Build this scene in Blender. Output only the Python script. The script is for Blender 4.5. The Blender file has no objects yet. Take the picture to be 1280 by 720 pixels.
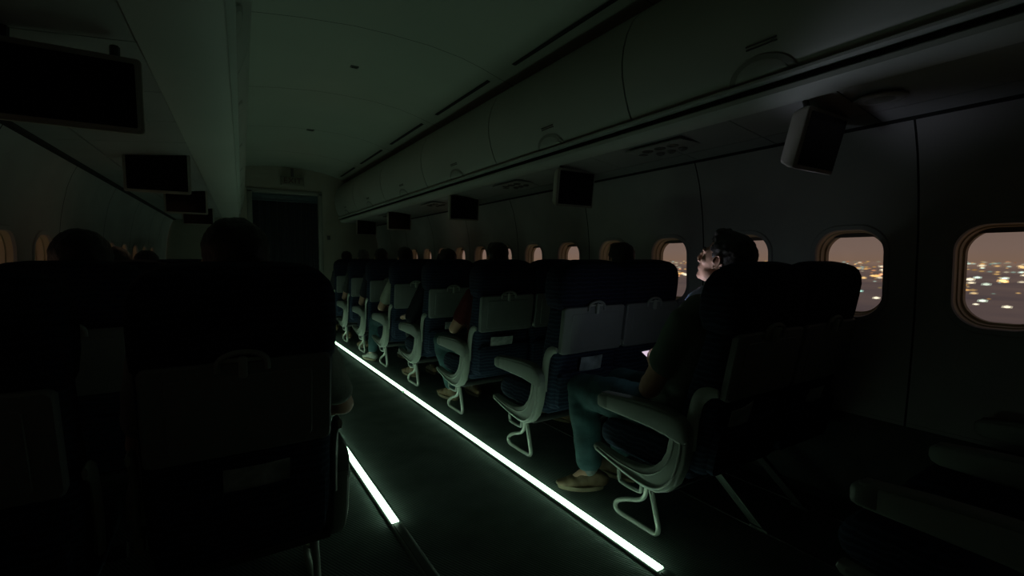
import bpy, bmesh, math, random
from mathutils import Vector, Matrix, noise
random.seed(7)
scene = bpy.context.scene
COL = scene.collection
PI = math.pi
R = math.radians

# ------------------------------------------------------------------ materials
MATS = {}
def mat(name, col, rough=.6, var=.0, vscale=6, bump=.0, bscale=60, metal=0., spec=.4, sheen=0.):
    if name in MATS: return MATS[name]
    m = bpy.data.materials.new(name); m.use_nodes = True
    nt = m.node_tree; b = nt.nodes['Principled BSDF']
    b.inputs['Roughness'].default_value = rough
    b.inputs['Metallic'].default_value = metal
    b.inputs['Specular IOR Level'].default_value = spec
    b.inputs['Base Color'].default_value = (*col, 1)
    tc = nt.nodes.new('ShaderNodeTexCoord')
    if var:
        n = nt.nodes.new('ShaderNodeTexNoise'); n.inputs['Scale'].default_value = vscale; n.inputs['Detail'].default_value = 4
        r = nt.nodes.new('ShaderNodeValToRGB')
        r.color_ramp.elements[0].position = .3; r.color_ramp.elements[1].position = .7
        r.color_ramp.elements[0].color = (*[c*(1-var) for c in col], 1)
        r.color_ramp.elements[1].color = (*[min(1, c*(1+var)) for c in col], 1)
        nt.links.new(tc.outputs['Object'], n.inputs['Vector']); nt.links.new(n.outputs['Fac'], r.inputs['Fac'])
        nt.links.new(r.outputs['Color'], b.inputs['Base Color'])
    if bump:
        n2 = nt.nodes.new('ShaderNodeTexNoise'); n2.inputs['Scale'].default_value = bscale; n2.inputs['Detail'].default_value = 3
        bp = nt.nodes.new('ShaderNodeBump'); bp.inputs['Strength'].default_value = bump; bp.inputs['Distance'].default_value = .004
        nt.links.new(tc.outputs['Object'], n2.inputs['Vector']); nt.links.new(n2.outputs['Fac'], bp.inputs['Height'])
        nt.links.new(bp.outputs['Normal'], b.inputs['Normal'])
    if sheen: b.inputs['Sheen Weight'].default_value = sheen
    MATS[name] = m; return m

def emis(name, col, strength):
    if name in MATS: return MATS[name]
    m = bpy.data.materials.new(name); m.use_nodes = True
    nt = m.node_tree; nt.nodes.clear()
    e = nt.nodes.new('ShaderNodeEmission'); o = nt.nodes.new('ShaderNodeOutputMaterial')
    e.inputs['Color'].default_value = (*col, 1); e.inputs['Strength'].default_value = strength
    nt.links.new(e.outputs[0], o.inputs['Surface']); MATS[name] = m; return m

def wavy(name, c1, c2, scale, dist, axis='Z', rough=.9, bump=.3, dscale=1.5):
    """woven cloth with wavy stripes"""
    m = mat(name, c1, rough, spec=.15)
    nt = m.node_tree; b = nt.nodes['Principled BSDF']
    tc = [n for n in nt.nodes if n.type == 'TEX_COORD'][0]
    w = nt.nodes.new('ShaderNodeTexWave'); w.bands_direction = axis
    w.inputs['Scale'].default_value = scale; w.inputs['Distortion'].default_value = dist
    w.inputs['Detail'].default_value = 2; w.inputs['Detail Scale'].default_value = dscale
    r = nt.nodes.new('ShaderNodeValToRGB'); r.color_ramp.elements[0].color = (*c1, 1); r.color_ramp.elements[1].color = (*c2, 1)
    r.color_ramp.elements[0].position = .45; r.color_ramp.elements[1].position = .9
    bp = nt.nodes.new('ShaderNodeBump'); bp.inputs['Strength'].default_value = bump; bp.inputs['Distance'].default_value = .003
    nt.links.new(tc.outputs['Object'], w.inputs['Vector']); nt.links.new(w.outputs['Fac'], r.inputs['Fac'])
    nt.links.new(r.outputs['Color'], b.inputs['Base Color'])
    nt.links.new(w.outputs['Fac'], bp.inputs['Height']); nt.links.new(bp.outputs['Normal'], b.inputs['Normal'])
    return m

FAB = wavy('navy_seat_fabric', (.016, .024, .045), (.035, .05, .085), 14, 3.5)
FABH = wavy('dark_headrest_fabric', (.010, .012, .026), (.020, .024, .045), 14, 3.5)
PLA = mat('grey_seat_plastic', (.34, .37, .33), .42, .06, 9, .05, 200)
PLAD = mat('grey_armrest_pad', (.25, .275, .25), .55, .06, 9, .12, 260)
TRAY = mat('tray_plastic', (.20, .215, .21), .5, .08, 5, .05, 300)
MET = mat('pale_metal', (.52, .55, .50), .38, .05, 12, metal=.3)
DMET = mat('dark_metal', (.10, .10, .10), .5, .1, 20, metal=.5)
CEIL = mat('ceiling_plastic', (.29, .31, .27), .6, .05, 1.2, .04, 120)
BIN = mat('bin_plastic', (.36, .38, .35), .55, .05, 1.5, .03, 120)
WALL = mat('wall_plastic', (.33, .325, .32), .62, .14, 2.2, .05, 90)
SOFF = mat('soffit_plastic', (.25, .255, .25), .6, .10, 2.0, .05, 100)
DARK = mat('dark_gap', (.006, .007, .007), .8, .2, 20)
REVEAL = mat('window_reveal_plastic', (.56, .48, .32), .5, .06, 8)
SCREEN = mat('switched_off_screen', (.004, .004, .005), .18, .1, 2, spec=.25)
TVCASE = mat('monitor_case', (.36, .34, .30), .5, .06, 8, .05, 200)
PAPER = mat('glossy_paper', (.42, .45, .44), .4, .45, 22)

# carpet with ribs
def carpet():
    m = mat('ribbed_carpet', (.045, .055, .05), .95, spec=.1)
    nt = m.node_tree; b = nt.nodes['Principled BSDF']
    tc = [n for n in nt.nodes if n.type == 'TEX_COORD'][0]
    w = nt.nodes.new('ShaderNodeTexWave'); w.bands_direction = 'DIAGONAL'; w.inputs['Scale'].default_value = 38
    w.inputs['Distortion'].default_value = .6
    w2 = nt.nodes.new('ShaderNodeTexWave'); w2.bands_direction = 'Y'; w2.inputs['Scale'].default_value = 52; w2.inputs['Distortion'].default_value = .8
    mp = nt.nodes.new('ShaderNodeMapping'); mp.inputs['Rotation'].default_value = (0, 0, R(20))
    n = nt.nodes.new('ShaderNodeTexNoise'); n.inputs['Scale'].default_value = 5
    mx = nt.nodes.new('ShaderNodeMath'); mx.operation = 'MULTIPLY'
    ad = nt.nodes.new('ShaderNodeMath'); ad.operation = 'MULTIPLY'
    r = nt.nodes.new('ShaderNodeValToRGB')
    r.color_ramp.elements[0].color = (.085, .105, .10, 1); r.color_ramp.elements[1].color = (.40, .46, .43, 1)
    bp = nt.nodes.new('ShaderNodeBump'); bp.inputs['Strength'].default_value = .6; bp.inputs['Distance'].default_value = .004
    L = nt.links.new
    L(tc.outputs['Object'], mp.inputs['Vector']); L(mp.outputs[0], w.inputs['Vector']); L(mp.outputs[0], w2.inputs['Vector'])
    L(tc.outputs['Object'], n.inputs['Vector'])
    L(w.outputs['Fac'], mx.inputs[0]); L(w2.outputs['Fac'], mx.inputs[1])
    L(mx.outputs[0], ad.inputs[0]); L(n.outputs['Fac'], ad.inputs[1])
    L(ad.outputs[0], r.inputs['Fac']); r.color_ramp.elements[1].position = .5
    L(r.outputs['Color'], b.inputs['Base Color']); L(mx.outputs[0], bp.inputs['Height']); L(bp.outputs['Normal'], b.inputs['Normal'])
    return m
CARPET = carpet()

# ------------------------------------------------------------------ mesh helpers
def finish(bm, name, m, smooth=True, angle=40):
    bmesh.ops.recalc_face_normals(bm, faces=bm.faces)
    me = bpy.data.meshes.new(name); bm.to_mesh(me); bm.free()
    for mm in (m if isinstance(m, (list, tuple)) else [m]): me.materials.append(mm)
    if smooth:
        for p in me.polygons: p.use_smooth = True
        me.set_sharp_from_angle(angle=R(angle))
    return me
def link(name, me, parent=None, loc=None, rot=None):
    o = bpy.data.objects.new(name, me); COL.objects.link(o)
    if parent: o.parent = parent
    if loc: o.location = loc
    if rot: o.rotation_euler = rot
    return o
def tag(o, label, cat, group=None, kind=None):
    if label: o['label'] = label
    if cat: o['category'] = cat
    if group: o['group'] = group
    if kind: o['kind'] = kind
    return o
def struct(o):
    o['kind'] = 'structure'; return o
def thing(name, label, cat, loc=(0, 0, 0), rot=(0, 0, 0), group=None):
    o = link(name, None, None, loc, rot); return tag(o, label, cat, group)

def box(bm, x0, x1, y0, y1, z0, z1, bev=0, seg=2, M=None):
    b2 = bmesh.new(); bmesh.ops.create_cube(b2, size=1)
    for v in b2.verts: v.co = Vector(((x0+x1)/2+v.co.x*(x1-x0), (y0+y1)/2+v.co.y*(y1-y0), (z0+z1)/2+v.co.z*(z1-z0)))
    if bev: bmesh.ops.bevel(b2, geom=list(b2.edges), offset=bev, segments=seg, profile=.5, affect='EDGES')
    if M: b2.transform(M)
    me = bpy.data.meshes.new('t'); b2.to_mesh(me); b2.free(); bm.from_mesh(me); bpy.data.meshes.remove(me)
def prism(bm, pts, axis, a0, a1, bev=0, seg=2):
    """polygon pts in the plane across axis ('x': pts are (y,z); 'y': pts are (x,z))"""
    b2 = bmesh.new()
    f = (lambda p, a: (a, p[0], p[1])) if axis == 'x' else ((lambda p, a: (p[0], a, p[1])) if axis == 'y' else (lambda p, a: (p[0], p[1], a)))
    v0 = [b2.verts.new(f(p, a0)) for p in pts]; v1 = [b2.verts.new(f(p, a1)) for p in pts]
    n = len(pts); b2.faces.new(v0); b2.faces.new(list(reversed(v1)))
    for i in range(n): b2.faces.new((v0[i], v0[(i+1) % n], v1[(i+1) % n], v1[i]))
    bmesh.ops.recalc_face_normals(b2, faces=b2.faces)
    if bev:
        es = [e for e in b2.edges if (e.verts[0] in v0) == (e.verts[1] in v0)]
        bmesh.ops.bevel(b2, geom=es, offset=bev, segments=seg, profile=.5, affect='EDGES')
    me = bpy.data.meshes.new('t'); b2.to_mesh(me); b2.free(); bm.from_mesh(me); bpy.data.meshes.remove(me)
def smooth_path(pts, n=6, closed=False):
    P = [Vector(p) for p in pts]; out = []
    N = len(P)
    for i in range(N if closed else N-1):
        if closed: p0, p1, p2, p3 = P[i-1], P[i], P[(i+1) % N], P[(i+2) % N]
        else: p0, p1, p2, p3 = P[max(i-1, 0)], P[i], P[i+1], P[min(i+2, N-1)]
        for k in range(n):
            t = k/n
            out.append(.5*((2*p1)+(p2-p0)*t+(2*p0-5*p1+4*p2-p3)*t*t+(3*p1-p0-3*p2+p3)*t**3))
    if not closed: out.append(P[-1])
    return out
def tube(bm, pts, r, seg=10, flat=1., up=(1, 0, 0), caps=True):
    """round (or flattened) tube through pts"""
    P = [Vector(p) for p in pts]; rings = []
    for i, p in enumerate(P):
        t = (P[min(i+1, len(P)-1)]-P[max(i-1, 0)]).normalized()
        u = Vector(up); u = (u-t*u.dot(t))
        if u.length < 1e-4: u = t.orthogonal()
        u.normalize(); w = t.cross(u)
        rr = r[i] if isinstance(r, (list, tuple)) else r
        rings.append([bm.verts.new(p+u*math.cos(a)*rr+w*math.sin(a)*rr*flat) for a in [2*PI*k/seg for k in range(seg)]])
    for a, b in zip(rings, rings[1:]):
        for k in range(seg): bm.faces.new((a[k], a[(k+1) % seg], b[(k+1) % seg], b[k]))
    if caps: bm.faces.new(rings[0]); bm.faces.new(rings[-1])
def rrect(w, h, r, n=5):
    """rounded rectangle outline, half sizes w,h"""
    r = min(r, w, h); out = []
    for cx, cy, a0 in ((w-r, h-r, 0), (-w+r, h-r, PI/2), (-w+r, -h+r, PI), (w-r, -h+r, 1.5*PI)):
        for k in range(n+1):
            a = a0+PI/2*k/n; out.append((cx+r*math.cos(a), cy+r*math.sin(a)))
    return out
def loft(bm, rings, caps=True):
    vs = [[bm.verts.new(p) for p in ring] for ring in rings]; n = len(vs[0])
    for a, b in zip(vs, vs[1:]):
        for k in range(n): bm.faces.new((a[k], a[(k+1) % n], b[(k+1) % n], b[k]))
    if caps: bm.faces.new(vs[0]); bm.faces.new(vs[-1])
    return vs
def lathe_disc(bm, c, nrm, prof, seg=20):
    """prof: list of (radius, height along nrm)"""
    n = Vector(nrm).normalized(); u = n.orthogonal().normalized(); w = n.cross(u); c = Vector(c)
    rings = [[c+n*h+(u*math.cos(a)+w*math.sin(a))*r for a in [2*PI*k/seg for k in range(seg)]] for r, h in prof]
    loft(bm, rings)

XA, XW = 1.745, 2.200                             # seat columns on the city-view side
# ------------------------------------------------------------------ people
class Blob:
    """collects overlapping balls before they are merged into one skin"""
    def __init__(self): self.v = []; self.f = []
BALLS = {}
def ball(sub):
    if sub not in BALLS:
        b = bmesh.new(); bmesh.ops.create_icosphere(b, subdivisions=sub, radius=1)
        BALLS[sub] = ([v.co.copy() for v in b.verts], [[v.index for v in f.verts] for f in b.faces]); b.free()
    return BALLS[sub]
def put_ball(bl, T, sub):
    V, Fc = ball(sub); n = len(bl.v)
    bl.v.extend([T @ v for v in V]); bl.f.extend([[i+n for i in f] for f in Fc])
def chain(bm, pts, sub=1):
    """tapered run of balls: pts = [(pos, radius)], merged later into one skin"""
    for (p, r), (q, s) in zip(pts, pts[1:]):
        sub = 3 if max(r, s) > .045 else (2 if max(r, s) > .02 else 1)
        p, q = Vector(p), Vector(q); d = (q-p).length; n = max(1, int(d/(min(r, s)*.45)))
        for k in range(n+1):
            t = k/n; put_ball(bm, Matrix.Translation(p.lerp(q, t)) @ Matrix.Scale(r+(s-r)*t, 4), sub)
def ell(bm, c, r, M=None, rot=None, sub=3):
    T = Matrix.Translation(c)
    if rot: T = T @ rot
    T = T @ Matrix.Diagonal((*r, 1))
    if M: T = M @ T
    put_ball(bm, T, sub)
def skin(bm, voxel, smooth=4, disp=0, dscale=30):
    me = bpy.data.meshes.new('skin'); me.from_pydata(bm.v, [], bm.f)
    o = bpy.data.objects.new('skin', me); COL.objects.link(o)
    r = o.modifiers.new('r', 'REMESH'); r.mode = 'VOXEL'; r.voxel_size = voxel
    s = o.modifiers.new('s', 'SMOOTH'); s.factor = .5; s.iterations = smooth
    dg = bpy.context.evaluated_depsgraph_get(); me2 = bpy.data.meshes.new_from_object(o.evaluated_get(dg))
    bpy.data.objects.remove(o); bpy.data.meshes.remove(me)
    if disp:
        N = [v.normal.copy() for v in me2.vertices]
        for v, n in zip(me2.vertices, N):
            v.co += n*disp*noise.noise(v.co*dscale)
    for p in me2.polygons: p.use_smooth = True
    return me2
def head_prims(bm, H, fine):
    E = lambda c, r, rot=None: ell(bm, c, r, H, rot, 3 if fine else 2)
    E((0, -.018, .04), (.074, .096, .083)); E((0, .022, .0), (.066, .07, .085)); E((0, .028, -.045), (.056, .062, .062))
    E((0, .072, -.092), (.024, .022, .020)); E((0, .05, -.085), (.036, .035, .026))
    for s in (-1, 1):
        E((s*.046, .012, -.062), (.020, .036, .032)); E((s*.043, .056, -.018), (.021, .022, .018)); E((s*.026, .078, .022), (.027, .016, .011))
        E((s*.013, .099, -.034), (.010, .012, .009)); E((s*.030, .070, .002), (.0145, .0145, .0125))
        if fine:   # helix, lobe and tragus of the ear
            for k in range(13):
                a = R(-60+250*k/12); E((s*(.079+.006*math.sin(a*.5+.6)), -.010-.017*math.cos(a), .002+.029*math.sin(a)), (.0042, .0046, .0046))
            E((s*.076, -.004, -.025), (.0045, .007, .008)); E((s*.072, -.008, .0), (.006, .016, .024)); E((s*.078, .006, -.004), (.005, .004, .007))
        else: E((s*.078, -.008, -.002), (.009, .018, .031))
    E((0, .094, .012), (.009, .012, .016)); E((0, .103, -.006), (.010, .013, .016)); E((0, .110, -.024), (.0125, .014, .012))
    E((0, .089, -.056), (.024, .011, .006)); E((0, .087, -.066), (.021, .012, .007)); E((0, .080, -.06), (.03, .012, .02))
def hair_mesh(H, voxel, col_m, seed, long=0.):
    bm = Blob()
    ell(bm, (0, -.018, .045), (.083, .106, .092), H); ell(bm, (0, -.035, .0), (.078, .085, .085), H)
    ell(bm, (0, .03, .10), (.055, .05, .03), H)
    me = skin(bm, voxel, 3)
    Hi = H.inverted(); b = bmesh.new(); b.from_mesh(me); bpy.data.meshes.remove(me)
    dele = []
    for f in b.faces:
        p = Hi @ f.calc_center_median()
        j = noise.noise(p*60+Vector((seed, 0, 0)))*.012
        y, z = p.y+j, p.z+j
        keep = (z > .075 and y < .085) or (z > .04 and y < .045) or (z > .0 and y < .012 and not (z < .03 and abs(y+.008) < .014)) or (z > -.02-.0 and y < -.035) or (z > -.065-long and y < -.055)
        if z > -.03 and .0 < y < .022 and z > -.02: keep = True
        if not keep: dele.append(f)
    bmesh.ops.delete(b, geom=dele, context='FACES')
    nv = []
    for v in b.verts:
        p = Hi @ v.co
        nv.append(v.co+v.normal*(.004*noise.noise(p*30+Vector((seed, 3, 1)))+.003*noise.noise(Vector((p.x*150, p.y*60, p.z*60)))))
        if p.y > .03 and p.z > .08: nv[-1] += (H.to_3x3() @ Vector((0, .006, .010)))*max(0, noise.noise(p*35)+.4)
    for v, q in zip(b.verts, nv): v.co = q
    me = bpy.data.meshes.new('hair'); b.to_mesh(me); b.free(); me.materials.append(col_m)
    for p in me.polygons: p.use_smooth = True
    return me
def hand_prims(bm, wrist, d, up, scale=1., curl=.5, side=1):
    """palm, four unequal bent fingers and a thumb; d along the hand, up = back of the hand"""
    d = Vector(d).normalized(); up = Vector(up); up = (up-d*up.dot(d)).normalized(); s = d.cross(up)*side
    w = Vector(wrist)
    chain(bm, [(w, .023*scale), (w+d*.05*scale+s*.016*scale, .019*scale), (w+d*.085*scale+s*.022*scale, .014*scale)])
    chain(bm, [(w+d*.01*scale, .02*scale), (w+d*.085*scale-s*.020*scale, .014*scale)])
    chain(bm, [(w, .02*scale), (w+d*.085*scale, .015*scale)])
    for k, L in enumerate((.068, .078, .072, .056)):
        b = w+(d*.088+s*(.030-.0205*k))*scale
        p1 = b+(d*math.cos(curl*.5)-up*math.sin(curl*.5))*L*.45*scale
        p2 = p1+(d*math.cos(curl*1.2)-up*math.sin(curl*1.2))*L*.32*scale
        p3 = p2+(d*math.cos(curl*1.9)-up*math.sin(curl*1.9))*L*.25*scale
        chain(bm, [(b, .0092*scale), (p1, .0085*scale), (p2, .0078*scale), (p3, .0068*scale)], 1)
    b = w+(d*.025+s*.026)*scale; p1 = b+(d*.7+s*.55-up*.25)*.038*scale; p2 = p1+(d*.92+s*.2-up*.3)*.032*scale
    chain(bm, [(b, .014*scale), (p1, .0105*scale), (p2, .0082*scale)], 1)

SKIN = mat('skin', (.50, .29, .21), .5, .10, 25, .12, 400, spec=.35)
LIPS = mat('lips', (.38, .15, .13), .4, .05, 30)
EYEW = mat('eye_white', (.7, .68, .65), .2, .02, 30)
IRIS = mat('iris', (.05, .03, .02), .15, .02, 30)
JEANS = mat('denim', (.035, .085, .095), .85, .30, 14, .35, 220)
def person(label, x, y, head, yaw=0, pitch=0, hs=.95, lean=.10, shirt=(.2, .2, .2), trousers=None, hairc=(.012, .010, .009), fine=False, arms=None, legs=None, group=None, shoec=(.16, .10, .05), sleeve=.62, tw=1., fat=1., sh_z=.93, hipy=-.02):
    """a seated person; all positions are relative to the seat (x,y on the floor)"""
    O = Vector((x, y, 0)); vx = .0048 if fine else .010
    H = Matrix.Translation(Vector(head)) @ Matrix.Rotation(yaw, 4, 'Z') @ Matrix.Rotation(pitch, 4, 'X') @ Matrix.Scale(hs, 4)
    hip = Vector((0, hipy, .50)); sh = Vector((0, -lean, sh_z)); nb = sh+Vector((0, .0, .07))
    hb = H @ Vector((0, -.035, -.075))
    arms = arms or {}
    A = {}
    for s in (-1, 1):
        d = arms.get(s, {})
        shp = Vector(d.get('sh', sh+Vector((s*.165*tw, .0, .01))))
        el = Vector(d.get('el', (s*.235, .02, .63))); wr = Vector(d.get('wr', (s*.16, .24, .60)))
        hd = Vector(d.get('hd', (wr-el).normalized())); A[s] = (shp, el, wr, hd, Vector(d.get('up', (0, 0, 1))), d.get('curl', .6))
    legs = legs or {}
    G = {}
    for s in (-1, 1):
        d = legs.get(s, {})
        G[s] = (Vector(d.get('hip', hip+Vector((s*.085, .02, 0)))), Vector(d.get('kn', (s*.105, .42, .505))), Vector(d.get('an', (s*.105, .40, .085))), Vector(d.get('toe', (s*.13, .58, .03))))
    bm = Blob()
    chain(bm, [(hip, .115), (hip.lerp(sh, .5), .115), (sh, .10)]); chain(bm, [(nb, .062), (hb.lerp(nb, .4), .054), (hb, .052)])
    head_prims(bm, H, fine)
    for s in (-1, 1):
        shp, el, wr, hd, up, curl = A[s]
        chain(bm, [(sh+Vector((s*.05, 0, 0)), .075), (shp, .055*fat), (shp.lerp(el, .5), .048*fat), (el, .038*fat), (el.lerp(wr, .3), .041*fat), (wr, .026)])
        hand_prims(bm, wr, hd, up, .95, curl, -s)
        hp, kn, an, toe = G[s]
        chain(bm, [(hp, .075), (kn, .05), (an, .033), (an.lerp(toe, .7)-Vector((0, 0, .015)), .026)])
    me = skin(bm, vx, 4 if fine else 3)
    for mm in (SKIN, LIPS, EYEW, IRIS): me.materials.append(mm)
    if fine:
        Hi = H.inverted()
        for p in me.polygons:
            q = Hi @ p.center
            if q.y > .074 and abs(q.x) < .024 and -.072 < q.z < -.052 and q.y > .088: p.material_index = 1
            for s in (-1, 1):
                e = math.hypot((q.x-s*.031)/1.35, q.z-.002)
                if q.y > .07 and e < .0075: p.material_index = 3 if math.hypot(q.x-s*.031, q.z-.002) < .0045 else 2
    body = link('person', me, None, O); tag(body, label, 'person', group)
    def child(nm, me2, mm):
        me2.materials.clear(); me2.materials.append(mm); return link(nm, me2, body)
    key = 'hair_%.3f_%.3f' % (hairc[0], hairc[1])
    hm = mat(key, hairc, .5, .5, 55, .5, 160)
    child('hair', hair_mesh(H, .005 if fine else .009, hm, x*3+y), hm)
    if fine:
        bm = bmesh.new()
        for s in (-1, 1):
            pa = [H @ Vector((s*(.012+.036*t), .094-.020*t*t, .022+.008*math.sin(PI*t*.8))) for t in [k/8 for k in range(9)]]
            tube(bm, pa, [.002+.003*math.sin(PI*(k+.7)/9.5)*1 for k in range(9)], 6)
        me2 = finish(bm, 'eyebrow', hm); link('eyebrow', me2, body)
    # shirt with short sleeves
    bm = Blob()
    chain(bm, [(hip+Vector((0, 0, -.01)), .138*tw), (hip.lerp(sh, .5), .135*tw), (sh+Vector((0, 0, -.02)), .122*tw)])
    chain(bm, [(sh+Vector((0, 0, .0)), .105), (nb-Vector((0, 0, .02)), .075)])
    for s in (-1, 1):
        shp, el, wr, hd, up, curl = A[s]
        cuff = shp.lerp(el, sleeve)
        chain(bm, [(sh+Vector((s*.05, 0, .0)), .092*fat), (shp, .072*fat), (cuff, .061*fat)])
        chain(bm, [(hip+Vector((s*.06, 0, 0)), .115*tw), (sh+Vector((s*.09, 0, -.05)), .105*tw)])
    sm = mat('shirt_%.2f_%.2f_%.2f' % shirt, shirt, .9, .12, 12, .5, 45, spec=.1)
    child('shirt', skin(bm, .008 if fine else .012, 4, .006, 14), sm)
    # trousers
    bm = Blob()
    chain(bm, [(hip+Vector((-.06, -.01, -.01)), .125), (hip+Vector((.06, -.01, -.01)), .125)])
    for s in (-1, 1):
        hp, kn, an, toe = G[s]
        chain(bm, [(hp, .100), (hp.lerp(kn, .5), .088*fat), (kn, .072*fat), (kn.lerp(an, .3), .068*fat), (kn.lerp(an, .88), .055*fat)], 2)
    child('trousers', skin(bm, .008 if fine else .013, 4, .008, 16), trousers or JEANS)
    for s in (-1, 1):
        hp, kn, an, toe = G[s]
        f = (toe-an); f.z = 0; L = f.length; f.normalize(); sd = Vector((-f.y, f.x, 0))
        hl = an-f*.05
        B = Matrix((f, sd, Vector((0, 0, 1)))).transposed().to_4x4(); B.translation = Vector((hl.x, hl.y, 0))
        if fine:   # sock
            bm = Blob(); chain(bm, [(kn.lerp(an, .80), .042), (an, .040)]); child('sock', skin(bm, .006, 3), mat('grey_sock', (.22, .24, .24), .95, .2, 60))
        bm = Blob(); Lf = L+.075
        for (t, w, h, zz) in ((.0, .033, .040, .052), (.18, .038, .048, .058), (.40, .041, .042, .052), (.62, .045, .030, .040), (.78, .044, .021, .031), (.88, .034, .017, .028)):
            ell(bm, (Lf*t, 0, zz), (Lf*.25, w, h), B, None, 3)
        ell(bm, (Lf*.1, 0, .075), (.042, .037, .03), B, None, 2)
        me2 = skin(bm, .006, 10)
        sc = mat('shoe_%.2f' % shoec[0], shoec, .6, .2, 20, .2, 120)
        so = child('shoe', me2, sc)
        bm = bmesh.new(); out = []
        for k in range(28):
            a = 2*PI*k/28; cx = math.cos(a); t = .5+.5*cx
            w = .036+.012*math.sin(min(1, t*1.25)*PI*.75)
            out.append((Lf*(-.10+1.16*t), math.sin(a)*w*1.05))
        prism(bm, out, 'z', .002, .024, .004); bm.transform(B)
        link('sole', finish(bm, 'sole', mat('pale_rubber_sole', (.26, .21, .14), .7, .1, 20)), so)
        if fine:
            bm = bmesh.new()
            for k in range(4):
                t = .42+.07*k; zt = .083-.012*k
                tube(bm, [B @ Vector((Lf*t, u, zt-.25*abs(u)**1.2)) for u in (-.026, -.013, 0, .013, .026)], .0028, 6)
            link('lace', finish(bm, 'lace', mat('shoe_lace', (.20, .15, .09), .8, .1, 20)), so)
    return body, A, G, H

# the man with the phone
MX, MY = XA, 1.297
head_w = Vector((1.775, 1.182, 1.156))
man, MA, MG, MH = person('man in a green-grey t-shirt and jeans gazing up, holding a lit phone', MX, MY, head_w-Vector((MX, MY, 0)), R(5), R(22), .97, .10,
    (.115, .15, .125), None, (.046, .041, .038), True,
    {-1: dict(sh=(-.150, -.085, .900), el=(-.205, .058, .622), wr=(-.050, .155, .652), hd=(.35, .55, .25), up=(-.6, -.2, -.6), curl=.9),
      1: dict(sh=(.185, -.085, .915), el=(.215, .06, .64), wr=(.13, .17, .635), hd=(-.5, .5, .2), up=(.5, .2, -.6), curl=.8)},
    {-1: dict(hip=(-.085, .06, .50), kn=(-.135, .565, .485), an=(-.165, .470, .10), toe=(-.265, .545, .03)), 1: dict(hip=(.085, .06, .50), kn=(.085, .50, .50), an=(.06, .46, .09), toe=(.03, .63, .03))},
    shoec=(.15, .10, .06), hipy=.03, tw=1.1, fat=1.17, sleeve=.54)
# light blue collar
bm = bmesh.new()
nb = Vector((0, -.10, 1.0)); hb = MH @ Vector((0, -.035, -.075)); ax = (hb-nb).normalized(); u = ax.orthogonal().normalized(); w = ax.cross(u)
rings = []
for (h, r) in ((-.050, .098), (-.015, .085), (.012, .074), (.030, .066), (.030, .073), (.008, .086), (-.025, .104), (-.052, .108)):
    rings.append([nb+ax*h+(u*math.cos(a)+w*math.sin(a))*r for a in [2*PI*k/28 for k in range(28)]])
loft(bm, rings, False)
link('collar', finish(bm, 'collar', mat('light_blue_cotton', (.40, .52, .80), .9, .1, 30)), man)
# phone
ph_p = Vector((MX+.002, MY+.215, .693)); tgt = head_w+Vector((-.01, .06, -.04))
nrm = (tgt-ph_p).normalized(); side = Vector((0, 0, 1)).cross(nrm).normalized(); upv = nrm.cross(side)
PM = Matrix((side, upv, nrm)).transposed().to_4x4(); PM.translation = ph_p
t = link('mobile_phone', None); t.matrix_world = PM; tag(t, 'small mobile phone with a lit pinkish screen in the man\'s hand', 'phone')
bm = bmesh.new(); loft(bm, [[(a, b, z) for a, b in rrect(.034-e, .069-e, .010, 4)] for z, e in ((-.0085, .002), (-.007, 0), (-.001, 0), (0, .001))]); link('case', finish(bm, 'case', mat('phone_case', (.02, .02, .022), .3, .1, 10)), t)
bm = bmesh.new(); loft(bm, [[(a, b+.0, z) for a, b in rrect(.030, .058, .003, 3)] for z in (-.0005, .0012)]); link('screen', finish(bm, 'screen', emis('lit_phone_screen', (.88, .70, .86), .85), False), t)
# light thrown by the phone screen onto the face
ld = bpy.data.lights.new('phone_light', 'SPOT'); ld.energy = 9.5; ld.color = (.80, .83, 1.0); ld.spot_size = R(38); ld.spot_blend = .85; ld.shadow_soft_size = .09
lo = link('phone_light', ld); lp = ph_p+nrm*.03+Vector((-.17, .02, .05)); lo.location = lp; lo.rotation_euler = (head_w+Vector((-.035, .055, -.055))-lp).to_track_quat('-Z', 'Y').to_euler()

DT = mat('dark_trousers', (.03, .035, .045), .9, .2, 14, .3, 200)
AR = {-1: dict(sh=(-.165, -.09, .90), el=(-.265, .0, .645), wr=(-.235, .235, .625), curl=.5)}
person('passenger in a dark red short-sleeved shirt with an elbow on the armrest', XA, 3.135, (.02, -.115, 1.165), 0, 0, .93, .09, (.085, .018, .018), JEANS, arms={-1: dict(sh=(-.15, -.07, .89), el=(-.262, .03, .650), wr=(-.11, .24, .63), curl=.4)}, legs={-1: dict(kn=(-.17, .47, .49))}, group='seated passengers')
person('passenger in black sleeves in the third row ahead of the man', XA, 4.045, (.06, -.06, 1.135), 0, 0, .93, .06, (.016, .016, .02), DT, arms=AR, sleeve=.98, group='seated passengers')
person('passenger in a pale short-sleeved shirt and jeans, fourth row ahead of the man', XA, 4.95, (-.03, -.08, 1.165), 0, 0, .95, .08, (.34, .36, .30), JEANS, arms={-1: dict(sh=(-.165, -.08, .88), el=(-.262, .02, .65), wr=(-.11, .22, .61))}, legs={-1: dict(kn=(-.20, .44, .47), an=(-.24, .46, .09), toe=(-.28, .62, .03))}, shoec=(.20, .20, .18), group='seated passengers')
person('dark-haired passenger at the aisle, fifth row ahead of the man', XA, 5.84, (-.02, -.08, 1.165), 0, 0, .95, .08, (.03, .03, .04), DT, group='seated passengers')
person('grey-haired passenger at the aisle, sixth row ahead of the man', XA, 6.73, (0, -.08, 1.165), 0, 0, .95, .08, (.06, .06, .06), DT, hairc=(.10, .10, .095), group='seated passengers')
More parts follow.
